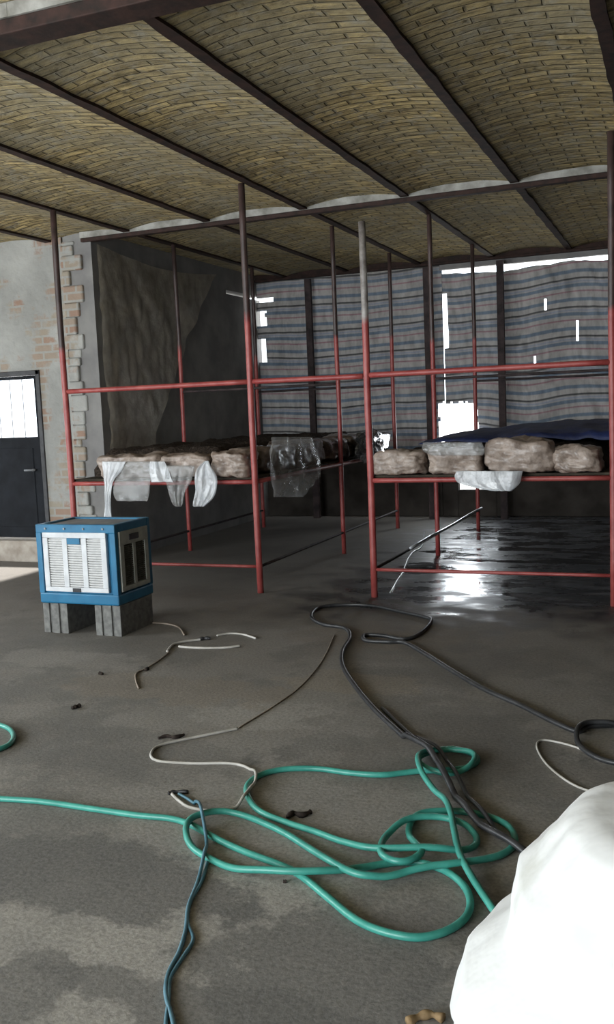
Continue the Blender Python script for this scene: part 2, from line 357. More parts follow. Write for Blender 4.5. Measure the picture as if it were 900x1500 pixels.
for y, wd, x0, x1, zb in ((3.9, .17, -9, 1.7, 3.37), (8.62, .08, -5.9, 1.7, 3.40), (12.72, .08, -5.8, 1.7, 3.405)):
    bm = bmesh.new(); box(bm, (x0, y-wd/2, zb), (x1, y+wd/2, ZC-.002), .006); struct('trim_%d' % n, bm, M['beam']); n += 1
    if True:
        bm = bmesh.new(); K = 150
        for s in range(K):
            xa, xb = x0+(x1-x0)*s/K, x0+(x1-x0)*(s+1)/K
            dd = .012*noise.noise(Vector((xa*2, y, 0)))
            box(bm, (xa, y-wd/2+.03, ZC-.002), (xb, y+wd/2-.01, 3.615))
            if y < 12: box(bm, (xa, y-wd/2-.012+dd, ZC-.002), (xb, y-wd/2+.035, 3.502+.012*noise.noise(Vector((xa*3, 1, y)))))
        struct('trim_%d' % n, bm, M['fascia'] if y < 12 else M['beam']); n += 1

bm = bmesh.new(); box(bm, (-3.08, 12.70, 3.338), (RX, 12.80, 3.403), .006); struct('trim_%d' % n, bm, M['greywall']); n += 1
# wall with the dark door (facing the camera)
DX0, DX1, DZ0, DZ1 = -7.52, -6.60, .26, 2.06
bm = bmesh.new()
box(bm, (-9.0, WY, 0), (DX0-.05, WY+.22, 3.6)); box(bm, (DX1+.05, WY, 0), (-6.16, WY+.22, 3.6)); box(bm, (DX0-.05, WY, DZ1+.05), (DX1+.05, WY+.22, 3.6))
struct('wall_front', bm, M['plaster'])
# broken end of that wall: bricks toothed out beyond the plaster
bm = bmesh.new(); z = 0
k = 0
while z < 3.42:
    h = .07+.13*random.random(); e = -5.98+random.uniform(-.10, .07)
    box(bm, (-6.17, WY+.005-random.random()*.035, z), (e, WY+.22, min(z+h+.002, 3.43)), .02); z += h; k += 1
struct('wall_front_edge', bm, M['brickedge'])
bm = bmesh.new(); box(bm, (-6.15, WY+.02, 0), (IX, WY+.24, 3.6)); 
box(bm, (-6.02, WY+.24, 0), (IX, 11.75, 3.6)); box(bm, (-6.02, 11.75, 0), (IX, 12.85, 3.16)); box(bm, (-6.02, 11.75, 3.215), (IX, 12.85, 3.6))
struct('wall_inner', bm, M['greywall'])
# outer left wall with an open side doorway and an added window, right wall, wall behind with an assumed opening
bm = bmesh.new(); SY0, SY1 = 7.3, 8.12
box(bm, (-9.2, -4.2, 0), (LX, .9, 3.6)); box(bm, (-9.2, .9, 0), (LX, 3.9, .95)); box(bm, (-9.2, .9, 2.55), (LX, 3.9, 3.6)); box(bm, (-9.2, 3.9, 0), (LX, SY0, 3.6)); box(bm, (-9.2, SY1, 0), (LX, WY+.22, 3.6)); box(bm, (-9.2, SY0, 2.55), (LX, SY1, 3.6)); struct('wall_left', bm, M['plaster'])
bm = bmesh.new(); box(bm, (RX, -4.2, 0), (RX+.2, 13.0, 3.6)); struct('wall_right', bm, M['darkwall'])  # unseen wall, given the dark colour to cut bounce light from the right
bm = bmesh.new(); box(bm, (-9.2, -4.2, 0), (-7.2, -4, 3.6)); box(bm, (-1.9, -4.2, 0), (1.9, -4, 3.6)); box(bm, (-7.2, -4.2, 3.3), (-1.9, -4, 3.6)); struct('wall_back', bm, M['plaster'])
# storey beyond the door wall is open yard; the door itself
bm = bmesh.new(); box(bm, (DX0-.25, WY-.12, 0), (DX1+.12, WY+.2, DZ0-.02), .015); struct('trim_%d' % n, bm, M['step']); n += 1
bm = bmesh.new()
for a, b in (((DX0-.05, WY-.02, DZ0-.02), (DX0, WY+.1, DZ1+.05)), ((DX1, WY-.02, DZ0-.02), (DX1+.05, WY+.1, DZ1+.05)), ((DX0-.05, WY-.02, DZ1), (DX1+.05, WY+.1, DZ1+.05))): box(bm, a, b, .006)
fr = struct('door_frame', bm, M['frame'])
WZ = 1.385
bm = bmesh.new(); box(bm, (DX0+.005, WY+.01, DZ0), (DX1-.005, WY+.05, WZ), .004)
box(bm, (DX0+.005, WY+.01, WZ), (DX0+.045, WY+.05, DZ1-.005)); box(bm, (DX1-.045, WY+.01, WZ), (DX1-.005, WY+.05, DZ1-.005)); box(bm, (DX0+.045, WY+.01, DZ1-.04), (DX1-.045, WY+.05, DZ1-.005))
box(bm, (DX0+.12, WY+.004, DZ0+.12), (DX1-.12, WY+.012, WZ-.12), .003)
d = struct('door_1', bm, M['door'])
gm, nt, bs = nmat('door_glass'); bs.inputs['Base Color'].default_value = (.95, .97, 1, 1); bs.inputs['Transmission Weight'].default_value = 1; bs.inputs['Roughness'].default_value = .25; bs.inputs['IOR'].default_value = 1.05
bm = bmesh.new(); box(bm, (DX0+.045, WY+.025, WZ), (DX1-.045, WY+.031, DZ1-.04)); obj('window_pane', bm, gm, d)
bm = bmesh.new()
for k in range(1, 5):
    x = DX0+.045+(DX1-DX0-.09)*k/5; box(bm, (x-.005, WY+.012, WZ), (x+.005, WY+.02, DZ1-.04))
obj('window_bars', bm, M['coolwhite'], d)
bm = bmesh.new(); c = Vector((DX1-.10, WY, 1.02)); sweep(bm, [c+Vector((0, .012, 0)), c+Vector((0, -.05, 0))], .014, 12); sweep(bm, [c+Vector((.01, -.05, 0)), c+Vector((-.11, -.05, 0))], .011, 10)
obj('door_handle', bm, M['galv'], d, True)

# ------------------------------------------------------------------ tarps on the far side
def tarp(name, x0, x1, ztop, holes, label, seed, zbot=.8, left=None):
    bm = bmesh.new(); uvl = bm.loops.layers.uv.new('UVMap'); st = .03
    nx = int((x1-x0)/st); nz = int(2.6/st)
    V = {}; top = [ztop(x0+(x1-x0)*i/nx) for i in range(nx+1)]
    for i in range(nx+1):
        for j in range(nz+1):
            x = x0+(x1-x0)*i/nx; z = zbot+(top[i]-zbot)*j/nz
            if left: x = max(x, left(z)) if i < nx//2 else x
            gx = x+.25*noise.noise(Vector((z*.9, seed, 0)))*(1-.3*z)
            A = 1.9 if seed > 3 else 1; y = FY+A*.045*noise.noise(Vector((gx*2.6, z*.35, seed)))+A*.03*abs(noise.noise(Vector((gx*6+z*2.2, z*.9, seed+5))))+.05*noise.noise(Vector((x*.8, z*.8, seed+2)))
            V[i, j] = bm.verts.new((x, y, z))
    bm.verts.ensure_lookup_table()
    for i in range(nx):
        for j in range(nz):
            q = [V[i, j], V[i+1, j], V[i+1, j+1], V[i, j+1]]
            cx = sum(v.co.x for v in q)/4; cz = sum(v.co.z for v in q)/4
            if any(h(cx, cz) for h in holes): continue
            if (q[0].co-q[1].co).length < 1e-4: continue
            f = bm.faces.new(q)
            for lp in f.loops:
                p = lp.vert.co; sag = (.10 if seed > 3 else .05)*noise.noise(Vector((p.x*1.1, seed, p.z*.5)))
                lp[uvl].uv = (p.x, p.z+sag)
    o = obj(name, bm, M['tarp'], None, True)
    md = o.modifiers.new('thickness', 'SOLIDIFY'); md.thickness = .002
    return tag(o, label, 'tarp', 'striped tarps closing the far side')
def lerp_tab(T, x):
    for (a, u), (b, v) in zip(T, T[1:]):
        if a <= x <= b: return u+(v-u)*(x-a)/(b-a)
    return T[0][1] if x < T[0][0] else T[-1][1]
def hole_rect(x0, x1, z0, z1, rag=.03):
    def f(x, z):
        a = rag*noise.noise(Vector((x*9, z*9, 3)))
        return x0+a < x < x1+a and z0+a < z < z1-a
    return f
tarp('striped_tarp', -5.80, -3.06, lambda x: 3.425, [hole_rect(-3.14, -3.0, .86, 1.58), hole_rect(-5.9, -5.52, 3.13, 3.19, .01), hole_rect(-5.9, -5.66, 2.78, 3.0, .02), hole_rect(-5.9, -5.68, 2.25, 2.6, .02)], 'striped tarp hanging on the left half of the far side, left of the bright hole', 1.3,
     left=None)
tarp('striped_tarp', -3.06, 1.65, lambda x: lerp_tab([(-3.06,3.29),(-2.8,3.285),(-2.57,3.27),(-2.28,3.245),(-1.99,3.27),(-1.8,3.285),(-1.63,3.28),(-1.5,3.31),(-1.35,3.315),(-1.2,3.30),(-1.01,3.275),(-.8,3.29),(1.8,3.3)], x)+.012*noise.noise(Vector((x*6, 1, 0))),
     [hole_rect(-3.2, -2.63, .86, 1.56, .05), hole_rect(-2.9, -2.42, .1, .2, .04), hole_rect(-2.66, -2.30, 1.08, 1.17, .03), hole_rect(-3.08, -3.0, 2.30, 3.02, .012),
      hole_rect(-1.87, -1.83, 1.98, 2.12, .01), hole_rect(-1.33, -1.30, 2.30, 2.55, .01), hole_rect(-2.32, -2.29, 1.95, 2.12, .01), hole_rect(-1.72, -1.69, 2.7, 2.85, .01)],
     'striped tarp on the right half of the far side, with the bright ragged hole', 4.1)
for (px, yy, lab) in ((455, 12.6, 'dark steel post before the striped tarp, near the dim left corner'), (628, 12.58, 'dark steel post just left of the slit between the two tarps'), (735, 12.6, 'dark steel post before the striped tarp, right of the bright hole')):
    p = ony(px, 500, yy); bm = bmesh.new(); box(bm, (p.x-.045, yy-.04, 0), (p.x+.045, yy+.02, 3.37), .004)
    tag(obj('steel_post', bm, M['post']), lab, 'post', 'dark posts along the far tarps')

bm = bmesh.new(); box(bm, (IX-.2, 12.852, 0), (-3.15, 13.0, .84), .01); box(bm, (-2.40, 12.86, 0), (RX, 13.0, .84), .01); box(bm, (-3.15, 12.86, .46), (-2.40, 13.0, .84), .01); box(bm, (-3.15, 12.86, 0), (-2.93, 13.0, .46), .01); box(bm, (-2.93, 12.86, 0), (-2.40, 13.0, .36), .01)
struct('wall_far', bm, M['darkwall'])
# clear dusty film stapled on the inner left wall
bm = bmesh.new(); ny, nz = 90, 70; V = {}
for i in range(ny+1):
    for j in range(nz+1):
        ye = 9.5+1.9*(j/nz)**1.3+.12*noise.noise(Vector((j*.12, 3, 0))); y = 8.66+(ye-8.66)*i/ny; z = .96+(2.42-.10*math.sin(3.1*i/ny))*j/nz
        cr = .06*abs(noise.noise(Vector((y*2.4+z*1.2, z*.9, 2))))+.03*abs(noise.noise(Vector((y*6, z*4, 7))))
        V[i, j] = bm.verts.new((IX+.03+cr, y, z))
for i in range(ny):
    for j in range(nz): bm.faces.new((V[i, j], V[i, j+1], V[i+1, j+1], V[i+1, j]))
tag(obj('plastic_film_sheet', bm, M['darkfilm'], None, True), 'dark wrinkled plastic film covering the side wall behind the left rack', 'plastic sheet')

# ------------------------------------------------------------------ racks
X1, X2, X3, X4 = -5.307, -3.425, -2.39, -.503
Y0, Y1, Y2 = 7.326, 9.495, 11.55
ZB, ZM, ZL = .985, 1.815, .23
def tubeobj(name, a, b, r, mat, parent, seg=14, lab=None, wob=0):
    a, b = Vector(a), Vector(b); n_ = 10; P = []
    for i in range(n_+1):
        p = a.lerp(b, i/n_)
        if wob: p += Vector((noise.noise(p*.8)*wob, noise.noise(p*.8+Vector((5, 5, 5)))*wob, 0))*math.sin(math.pi*i/n_)
        P.append(p)
    bm = bmesh.new(); sweep(bm, P, r, seg); o = obj(name, bm, mat, parent, True)
    if lab: o['label'] = lab
    return o
def rack(label, xa, xb, front_top, extra):
    t = thing('growing_rack', label, 'rack', ((xa+xb)/2, Y0, 0), 'red steel growing racks')
    for yi, y in enumerate((Y0, Y1, Y2)):
        for x in (xa, xb):
            top = front_top.get(x, ZC) if yi == 0 else ZC
            r = .028 if yi == 0 else .024
            tubeobj('post', (x, y, 0), (x, y, top), r, M['red'] if top == ZC else M['redpale'], t, wob=.012)
        tubeobj('crossbar', (xa+.02, y, ZM), (xb-.02, y, ZM), .022 if yi == 0 else .014, M['red'] if yi == 0 else M['post'], t, wob=.01)
        tubeobj('bed_rail', (xa+.02, y, ZB-.02), (xb-.02, y, ZB-.02), .02, M['red'], t)
        if yi == 0: tubeobj('foot_rail', (xa+.02, y, ZL), (xb-.02, y, ZL), .014, M['red'], t)
    for x in (xa, xb):
        for z, r, nm in ((ZB-.02, .02, 'side_rail'), (ZL, .013, 'side_rail')):
            tubeobj(nm, (x, Y0+.02, z), (x, Y2-.02, z), r, M['red'] if z > .5 else M['post'], t)
    bm = bmesh.new(); k = 0; y = Y0+.03
    while y < Y2-.1:
        box(bm, (xa+.01, y, ZB), (xb-.01, y+.14, ZB+.02), .003); y += .15
    obj('shelf', bm, M['shelf'], t)
    for e in extra: e(t)
    return t
rk1 = rack('left red steel growing rack, beside the blue and white cooler', X1, X2, {}, [lambda t: tubeobj('crossbar', (X2+.02, Y0, ZM), (X3-.034, Y0, ZM-.005), .022, M['red'], t)])
rk2 = rack('right red steel growing rack, over the wet shiny floor', X3, X4, {X3: 3.02}, [])

def bag_mesh(cx, cy, cz, lx, ly, lz, seed, lump=.042, n=14, pinch=.0):
    bm = bmesh.new(); bmesh.ops.create_cube(bm, size=2)
    bmesh.ops.subdivide_edges(bm, edges=bm.edges[:], cuts=18, use_grid_fill=True)
    for v in bm.verts:
        p = v.co.copy(); q = 7
        s = (abs(p.x)**q+abs(p.y)**q+abs(p.z)**q)**(1/q); p = p/s
        h = Vector((p.x*lx/2, p.y*ly/2, p.z*lz/2))
        n1 = noise.noise(Vector((h.x*6+seed, h.y*6, h.z*8))); n2 = abs(noise.noise(Vector((h.x*13, h.y*13+seed, h.z*22))))+.5*abs(noise.noise(Vector((h.x*30, seed, h.z*34))))
        d = lump*n1-lump*.7*n2
        h += p.normalized()*d
        h.z = max(h.z, -lz/2)
        v.co = h+Vector((cx, cy, cz+lz/2))
    return bm
SZ = ZB+.021
def soilbed(xa, xb, ya, yb, zt, label, seed):
    bm = bmesh.new(); nx, ny = 40, 70; V = {}
    for i in range(nx+1):
        for j in range(ny+1):
            x = xa+(xb-xa)*i/nx; y = ya+(yb-ya)*j/ny
            e = min(1, min(i, nx-i)/3, min(j, ny-j)/3)
            z = SZ+(zt-SZ)*(.35+.65*e)+.035*noise.noise(Vector((x*5, y*5, seed)))+.02*noise.noise(Vector((x*19, y*19, seed)))
            V[i, j] = bm.verts.new((x, y, z))
    for i in range(nx):
        for j in range(ny): bm.faces.new((V[i, j], V[i+1, j], V[i+1, j+1], V[i, j+1]))
    rim = [V[i, 0] for i in range(nx+1)]+[V[nx, j] for j in range(1, ny+1)]+[V[i, ny] for i in range(nx-1, -1, -1)]+[V[0, j] for j in range(ny-1, 0, -1)]
    low = [bm.verts.new((v.co.x, v.co.y, SZ)) for v in rim]
    for k in range(len(rim)): bm.faces.new((rim[k-1], low[k-1], low[k], rim[k]))
    bm.faces.new(low)
    return tag(obj('compost_bed', bm, M['soil'], None, True), label, 'compost', 'dark compost beds on the racks', 'stuff')
soilbed(X1+.07, X2-.465, Y0+.27, Y2-.1, 1.25, 'dark lumpy compost filling the shelf of the left rack', 2)
soilbed(X3+.07, X4-.07, Y0+.40, Y2-.1, 1.19, 'dark compost filling the shelf of the right rack under navy plastic', 6)
# bags along the fronts
def xat(px, py=680): return ony(px, py, Y0+.05).x
fb = [(152, 238, .215, 'pale plastic-wrapped compost bag at the left end of the left rack'), (240, 312, .20, 'pale plastic-wrapped compost bag in the middle of the left rack front'), (314, 367, .22, 'pale plastic-wrapped compost bag against the second red post')]
for a, b, h, lab in fb:
    xa, xb = xat(a), xat(b)
    tag(obj('compost_bag', bag_mesh((xa+xb)/2, Y0+.085, SZ, xb-xa+.005, .32, h+.01, a), M['palebag'], None, True), lab, 'compost bag', 'pale compost bags along the rack fronts')
rb = [(552, 626, .19, 'pale compost bag beside the third red post, leftmost on the right rack'), (629, 712, .20, 'pale compost bag second from the left on the right rack, film on its top'), (714, 815, .26, 'tallest pale compost bag on the right rack, third from the left'), (812, 884, .19, 'low pale compost bag at the right end of the right rack')]
for a, b, h, lab in rb:
    xa, xb = xat(a), xat(b)
    tag(obj('compost_bag', bag_mesh((xa+xb)/2, Y0+.085, SZ, xb-xa+.005, .34, h+.01, b), M['palebag'], None, True), lab, 'compost bag', 'pale compost bags along the rack fronts')
db = ['front', 'second', 'third', 'fourth', 'farthest']
for k in range(5):
    ya = Y0+.32+k*.78
    lab = {0: 'brown glossy compost bag on the aisle side of the left rack, nearest one', 4: 'brown compost bag on the aisle side of the left rack, farthest one'}.get(k, 'brown compost bag on the aisle side of the left rack, %s from the front' % db[k])
    tag(obj('compost_bag', bag_mesh(X2-.235, ya+.39, SZ, .40, .74, .235+.02*(k % 2), 50+k, .035), M['darkbag'], None, True), lab, 'compost bag', 'brown compost bags along the aisle')

# plastic pieces hanging off the beds: rows of (y, x left, x right) traced and set on an upright plane
def hang(name, rows, yplane, mat, label, ripple=.02, seed=0, group=None, plane='y', xpl=0):
    bm = bmesh.new(); R = []; nn = 12
    ctrl = [Vector((y, a, b)) for y, a, b in rows]; S = smoothpath(ctrl, 6)
    for j, (y, a, b) in enumerate(S):
        row = []
        for i in range(nn+1):
            px = a+(b-a)*i/nn
            if plane == 'y': p = ony(px, y, yplane)
            else:
                d_ = pray(px, y); t = xpl/d_.x; p = Vector((0, 0, EYE))+d_*t
            off = ripple*noise.noise(Vector((p.x*12+p.y*12, p.z*5, seed)))*1.6+ripple*.5*math.sin(i*1.7+seed)
            if plane == 'y': p.y += off-.01*j/len(S)
            else: p.x += off
            row.append(bm.verts.new(p))
        R.append(row)
    for a, b in zip(R, R[1:]):
        for i in range(nn): bm.faces.new((a[i], a[i+1], b[i+1], b[i]))
    o = obj(name, bm, mat, None, True); md = o.modifiers.new('thickness', 'SOLIDIFY'); md.thickness = .0015
    return tag(o, label, 'plastic sheet', group)
G = 'plastic scraps hanging from the rack fronts'
YP = Y0-.125
hang('plastic_scrap', [(676, 149, 184), (690, 151, 178), (702, 152, 168), (715, 154, 164), (740, 154, 163), (762, 153, 165)], YP, M['film'], 'long narrow white plastic strip hanging above the cooler', .015, 1, G)
hang('plastic_scrap', [(676, 186, 230), (700, 170, 222), (722, 166, 220), (734, 170, 218)], YP+.01, M['clearfilm'], 'wide clear plastic flap between two white strips on the left rack', .015, 2, G)
hang('plastic_scrap', [(676, 219, 242), (686, 217, 246), (696, 219, 251), (706, 222, 256)], YP, M['film'], 'small bright white plastic piece on the front of the left rack', .02, 3, G)
hang('plastic_scrap', [(682, 244, 288), (702, 243, 282), (722, 247, 270), (738, 254, 268), (742, 260, 266)], YP, M['clearfilm'], 'clear plastic flap just left of the rounded white one', .02, 4, G)
hang('plastic_scrap', [(675, 300, 306), (686, 291, 312), (700, 288, 318), (716, 287, 318), (730, 285, 312), (740, 285, 302), (742, 288, 298)], YP, M['film'], 'rounded white plastic piece hanging before the back post', .022, 5, G)
hang('plastic_scrap', [(690, 670, 766), (698, 667, 764), (707, 672, 762), (713, 690, 757), (719, 722, 750)], YP, M['film'], 'crumpled white plastic piece hanging from the right rack', .02, 6, G)
hang('plastic_scrap', [(648, 620, 706), (653, 619, 708), (660, 620, 710), (667, 632, 708)], Y0-.12, M['clearfilm'], 'clear film folded over the top of the second pale bag', .02, 7, G)
hang('plastic_scrap', [(640, 398, 462), (670, 392, 464), (698, 396, 466), (718, 400, 452), (728, 398, 446)], 0, M['clearfilm'], 'torn clear film hanging down the aisle side of the left rack', .03, 8, 'films on the aisle side of the left rack', 'x', X2+.06)
# film wrapped over the far end of the left bed
def crumple(name, c, s, seed, mat, label):
    bm = bmesh.new(); bmesh.ops.create_icosphere(bm, subdivisions=4, radius=1)
    for v in bm.verts:
        p = v.co.copy(); d_ = 1+.38*noise.noise(p*1.8+Vector((seed, 0, 0)))+.28*abs(noise.noise(p*4.5+Vector((0, seed, 0))))
        v.co = Vector((c[0]+p.x*s[0]*d_, c[1]+p.y*s[1]*d_, c[2]+p.z*s[2]*d_))
    return tag(obj(name, bm, mat, None, False), label, 'plastic sheet')
gm2, nt, bs = nmat('shiny_clear_wrap'); bs.inputs['Base Color'].default_value = (.05, .052, .055, 1); bs.inputs['Roughness'].default_value = .28; bs.inputs['Coat Weight'].default_value = 1; bump(nt, bs, noise_n(nt, 12, 4), .03)
M['wrap'] = gm2
crumple('crumpled_wrap', (X2+.10, 10.2, 1.13), (.12, .36, .15), 3, M['wrap'], 'shiny crumpled black wrap bulging into the aisle behind the third red post')
# navy plastic sheet over the right bed
bm = bmesh.new(); nx, ny = 50, 60; V = {}
for i in range(nx+1):
    for j in range(ny+1):
        x = -2.15+1.72*i/nx; y = 7.95+2.6*j/ny; u, v_ = i/nx, j/ny
        e = math.sin(math.pi*v_)**.35*min(1, (u*1.0)**.6*1.25+.03)
        z = 1.235+.115*e+.03*noise.noise(Vector((x*3, y*2, 4)))+.015*noise.noise(Vector((x*9, y*7, 1)))
        V[i, j] = bm.verts.new((x, y, z))
for i in range(nx):
    for j in range(ny): bm.faces.new((V[i, j], V[i+1, j], V[i+1, j+1], V[i, j+1]))
o = obj('navy_plastic_sheet', bm, M['navy'], None, True); md = o.modifiers.new('thickness', 'SOLIDIFY'); md.thickness = .004
tag(o, 'dark navy plastic sheet draped over the right rack bed behind pale bags', 'plastic sheet')
# pale tube standing in for wet plastic film on the right rack's low rail
P = [onz(574, 868, .02), onz(590, 838, .02), onz(604, 806, .03), Vector((X3+.02, 8.9, .05)), Vector((X3+.10, 9.9, .06)), Vector((X3+.12, 11.3, .05))]
M['pipe'] = simple('wet_white_plastic', (.32, .33, .35), (.5, .52, .54), 6, .25, 0)
bm = bmesh.new(); sweep(bm, [Vector((X3+.045, y, .262+.004*math.sin(y*3))) for y in [8.3+.25*k for k in range(14)]], .014, 10)
tag(obj('rail_film_tube', bm, M['pipe'], None, True), 'pale tube of wet plastic film along the low rail of the right rack', 'pipe')

# ------------------------------------------------------------------ evaporative cooler on breeze blocks
cx0, cx1, cy0, cy1, cz0, cz1 = -4.435, -3.755, 5.64, 6.12, .225, .81
t = thing('air_cooler', 'square blue evaporative cooler with white louvred panels on breeze blocks', 'cooler', ((cx0+cx1)/2, (cy0+cy1)/2, cz0))
bm = bmesh.new()
T = .045
for x in (cx0, cx1-T):
    for y in (cy0, cy1-T): box(bm, (x, y, cz0+.075), (x+T, y+T, cz1-.06), .006)
box(bm, (cx0, cy0, cz0), (cx1, cy1, cz0+.08), .012)
for a, b in (((cx0, cy0, cz1-.065), (cx1, cy0+T, cz1)), ((cx0, cy1-T, cz1-.065), (cx1, cy1, cz1)), ((cx0, cy0+T, cz1-.065), (cx0+T, cy1-T, cz1)), ((cx1-T, cy0+T, cz1-.065), (cx1, cy1-T, cz1))): box(bm, a, b, .008)
box(bm, (cx0+.023, cy0+.023, cz0+.07), (cx1-.023, cy1-.023, cz1-.055))
obj('body', bm, M['blue'], t)
bm = bmesh.new(); box(bm, (cx0+T-.003, cy0+T-.003, cz1-.05), (cx1-T+.003, cy1-T+.003, cz1-.012), .004); obj('top_tray', bm, M['galv'], t)
def panel(parent, org, ux, uy, wd, ht, pm, sm, name, side=False):
    """louvred pad panel; org lower-left, ux across, uy outwards"""
    org, ux, uy = Vector(org), Vector(ux), Vector(uy); Z = Vector((0, 0, 1))
    def bx(bm, u0, u1, z0, z1, d0, d1, bev=0):
        p = org+ux*u0+uy*d0+Z*z0; q = org+ux*u1+uy*d1+Z*z1
        box(bm, [min(a, b) for a, b in zip(p, q)], [max(a, b) for a, b in zip(p, q)], bev)
    bm = bmesh.new(); c = 3 if not side else 2
    m_ = .045 if not side else .05; g = .045 if not side else .04; cw = (wd-2*m_-(c-1)*g)/c
    bx(bm, 0, wd, 0, .035, -.02, .008, .004); bx(bm, 0, wd, ht-(.04 if not side else .10), ht, -.02, .008, .004)
    tz = ht-(.04 if not side else .10)
    bx(bm, 0, m_, .035, tz, -.02, .008, .004); bx(bm, wd-m_, wd, .035, tz, -.02, .008, .004)
    for k in range(c-1):
        u = m_+cw+(cw+g)*k; bx(bm, u, u+g, .035, tz, -.02, .006, .004)
    pn = obj(name, bm, pm, parent)
    for k in range(c):
        bm = bmesh.new(); u = m_+(cw+g)*k; nsl = 20
        bx(bm, u, u+cw, .035, tz, -.02, -.012)
        for s in range(nsl):
            z = .04+(tz-.045)*s/nsl; bx(bm, u+.002, u+cw-.002, z, z+(tz-.045)/nsl*.6, -.012, .002)
        obj('louvre', bm, sm, pn)
    return pn, bx
pw, ph = .545, .435
px0 = cx0+.062; pz0 = cz0+.092
pn, bx = panel(t, (px0, cy0, pz0), (1, 0, 0), (0, -1, 0), pw, ph, M['coolwhite'], M['slat'], 'louvred_panel')
bm = bmesh.new(); bx(bm, .215, .325, ph-.085, ph-.04, .0, .011, .003); obj('badge', bm, M['blue'], pn)['label'] = 'small blue plate at the top of the panel'
bm = bmesh.new(); bx(bm, .24, .31, .0, .03, .006, .014, .003); obj('latch', bm, M['blacksteel'], pn)
for k in range(4):
    bm = bmesh.new(); c = Vector((cx0+.09+k*.165, cy0, cz1-.03)); sweep(bm, [c, c+Vector((0, -.008, 0))], .008, 8); obj('screw', bm, M['galv'], t)
pn, bx = panel(t, (cx1, cy0+.05, pz0), (0, 1, 0), (1, 0, 0), .38, ph, M['sidepanel'], M['sideslat'], 'side_panel', True)
bm = bmesh.new(); bx(bm, .12, .25, ph-.075, ph-.03, -.005, .012, .004); obj('grip_hole', bm, M['blacksteel'], pn)
pn, bx = panel(t, (cx0, cy0+.05, pz0), (0, 1, 0), (-1, 0, 0), .38, ph, M['sidepanel'], M['sideslat'], 'side_panel', True)
def block(x0, label):
    o0 = bmesh.new(); W = .215; L = .44; H = .224
    x1 = x0+W; y0 = cy0+.01; y1 = y0+L
    box(o0, (x0, y0+.015, 0), (x1, y1, H), .004)
    for k in range(3): box(o0, (x0+[0, .075, .160][k], y0, 0), (x0+[.055, .140, .215][k], y0+.02, H-.001), .004)
    return tag(obj('breeze_block', o0, M['block']), label, 'concrete block', 'breeze blocks under the cooler')
block(cx0+.01, 'grey grooved breeze block under the left end of the blue cooler'); block(cx1-.215, 'grey grooved breeze block under the right end of the blue cooler')

# ------------------------------------------------------------------ hoses and cables on the floor
green = [(-70,1166),(0,1170),(60,1174),(130,1184),(200,1194),(250,1199),(282,1209),(320,1230),(360,1248),(408,1266),(440,1282),(480,1314),(520,1346),(560,1364),(607,1373),(643,1368),(673,1353),(688,1333),(687,1310),(673,1290),(647,1273),(610,1263),(567,1265),(527,1273),(490,1282),(440,1286),(380,1280),(340,1272),(308,1258),(282,1242),(273,1224),(279,1209),(300,1198),(328,1193),(360,1196),(392,1208),(424,1224),(456,1246),(480,1266),(504,1282),(532,1290),(567,1288),(600,1281),(640,1277),(667,1274),(707,1264),(740,1250),(755,1233),(748,1213),(728,1200),(700,1192),(668,1188),(640,1188),(615,1192),(602,1205),(600,1225),(612,1245),(618,1258),(600,1270),(577,1270),(559,1258),(562,1235),(578,1219),(600,1208),(625,1204),(652,1204),(680,1210),(697,1224),(696,1240),(677,1250),(640,1254),(593,1254),(540,1250),(504,1237),(464,1219),(424,1206),(384,1190),(366,1172),(362,1152),(380,1136),(416,1127),(464,1126),(512,1132),(560,1135),(610,1130),(650,1128),(680,1125),(699,1116),(694,1105),(667,1097),(640,1099),(619,1109),(614,1122),(630,1134),(660,1137),(686,1130),(696,1118),(690,1108),(662,1103),(632,1106),(614,1119),(617,1140),(634,1160),(652,1178),(661,1200),(667,1230),(674,1260),(690,1290),(718,1328),(745,1362)]
bm, Q = hose_mesh(green, .0125); tag(obj('garden_hose', bm, M['green'], None, True), 'long teal garden hose looped over itself in the foreground', 'hose')
bm, Q2 = hose_mesh([(-60,1052),(-20,1058),(0,1062),(14,1068),(20,1078),(15,1089),(0,1097),(-30,1108)], .0125); tag(obj('garden_hose', bm, M['green'], None, True), 'short bend of teal hose at the left edge of the photo', 'hose')
import bisect
def over(Qs, pts, r, others, r2):
    """lift a second line over hoses already on the floor"""
    for p in pts:
        hmax = 0
        for q in others:
            d = math.hypot(p.x-q.x, p.y-q.y)
            if d < (r+r2)*1.05: hmax = max(hmax, q.z+r2+r-.002)
        if hmax > p.z: p.z = hmax
    z = [p.z for p in pts]; n_ = len(pts); w_ = 8
    for i in range(n_): pts[i].z = max(z[j]-(abs(i-j)/w_)**1.3*.03 for j in range(max(0, i-w_), min(n_, i+w_+1)))
    return pts
def laid(name, pix, r, mat, label, cat, group=None, r_others=.0125, others=None, n=8):
    P = smoothpath([onz(x, y, r) for x, y in pix], n); Q = []
    for p in P:
        if not Q or (p-Q[-1]).length > r*.9: Q.append(p.copy())
    m_ = len(Q); base = [0]*m_
    for i in range(m_):
        for j in range(0, i-14):
            d = math.hypot(Q[i].x-Q[j].x, Q[i].y-Q[j].y)
            if d < 2.05*r: base[i] = 2*r+base[j] if base[j] < r else base[j]
    for i in range(m_): Q[i].z = r+max(base[j]*(1-abs(i-j)/7) for j in range(max(0, i-6), min(m_, i+7)))
    if others: over(None, Q, r, others, r_others)
    bm = bmesh.new(); sweep(bm, Q, r, 10); return tag(obj(name, bm, mat, None, True), label, cat, group), Q
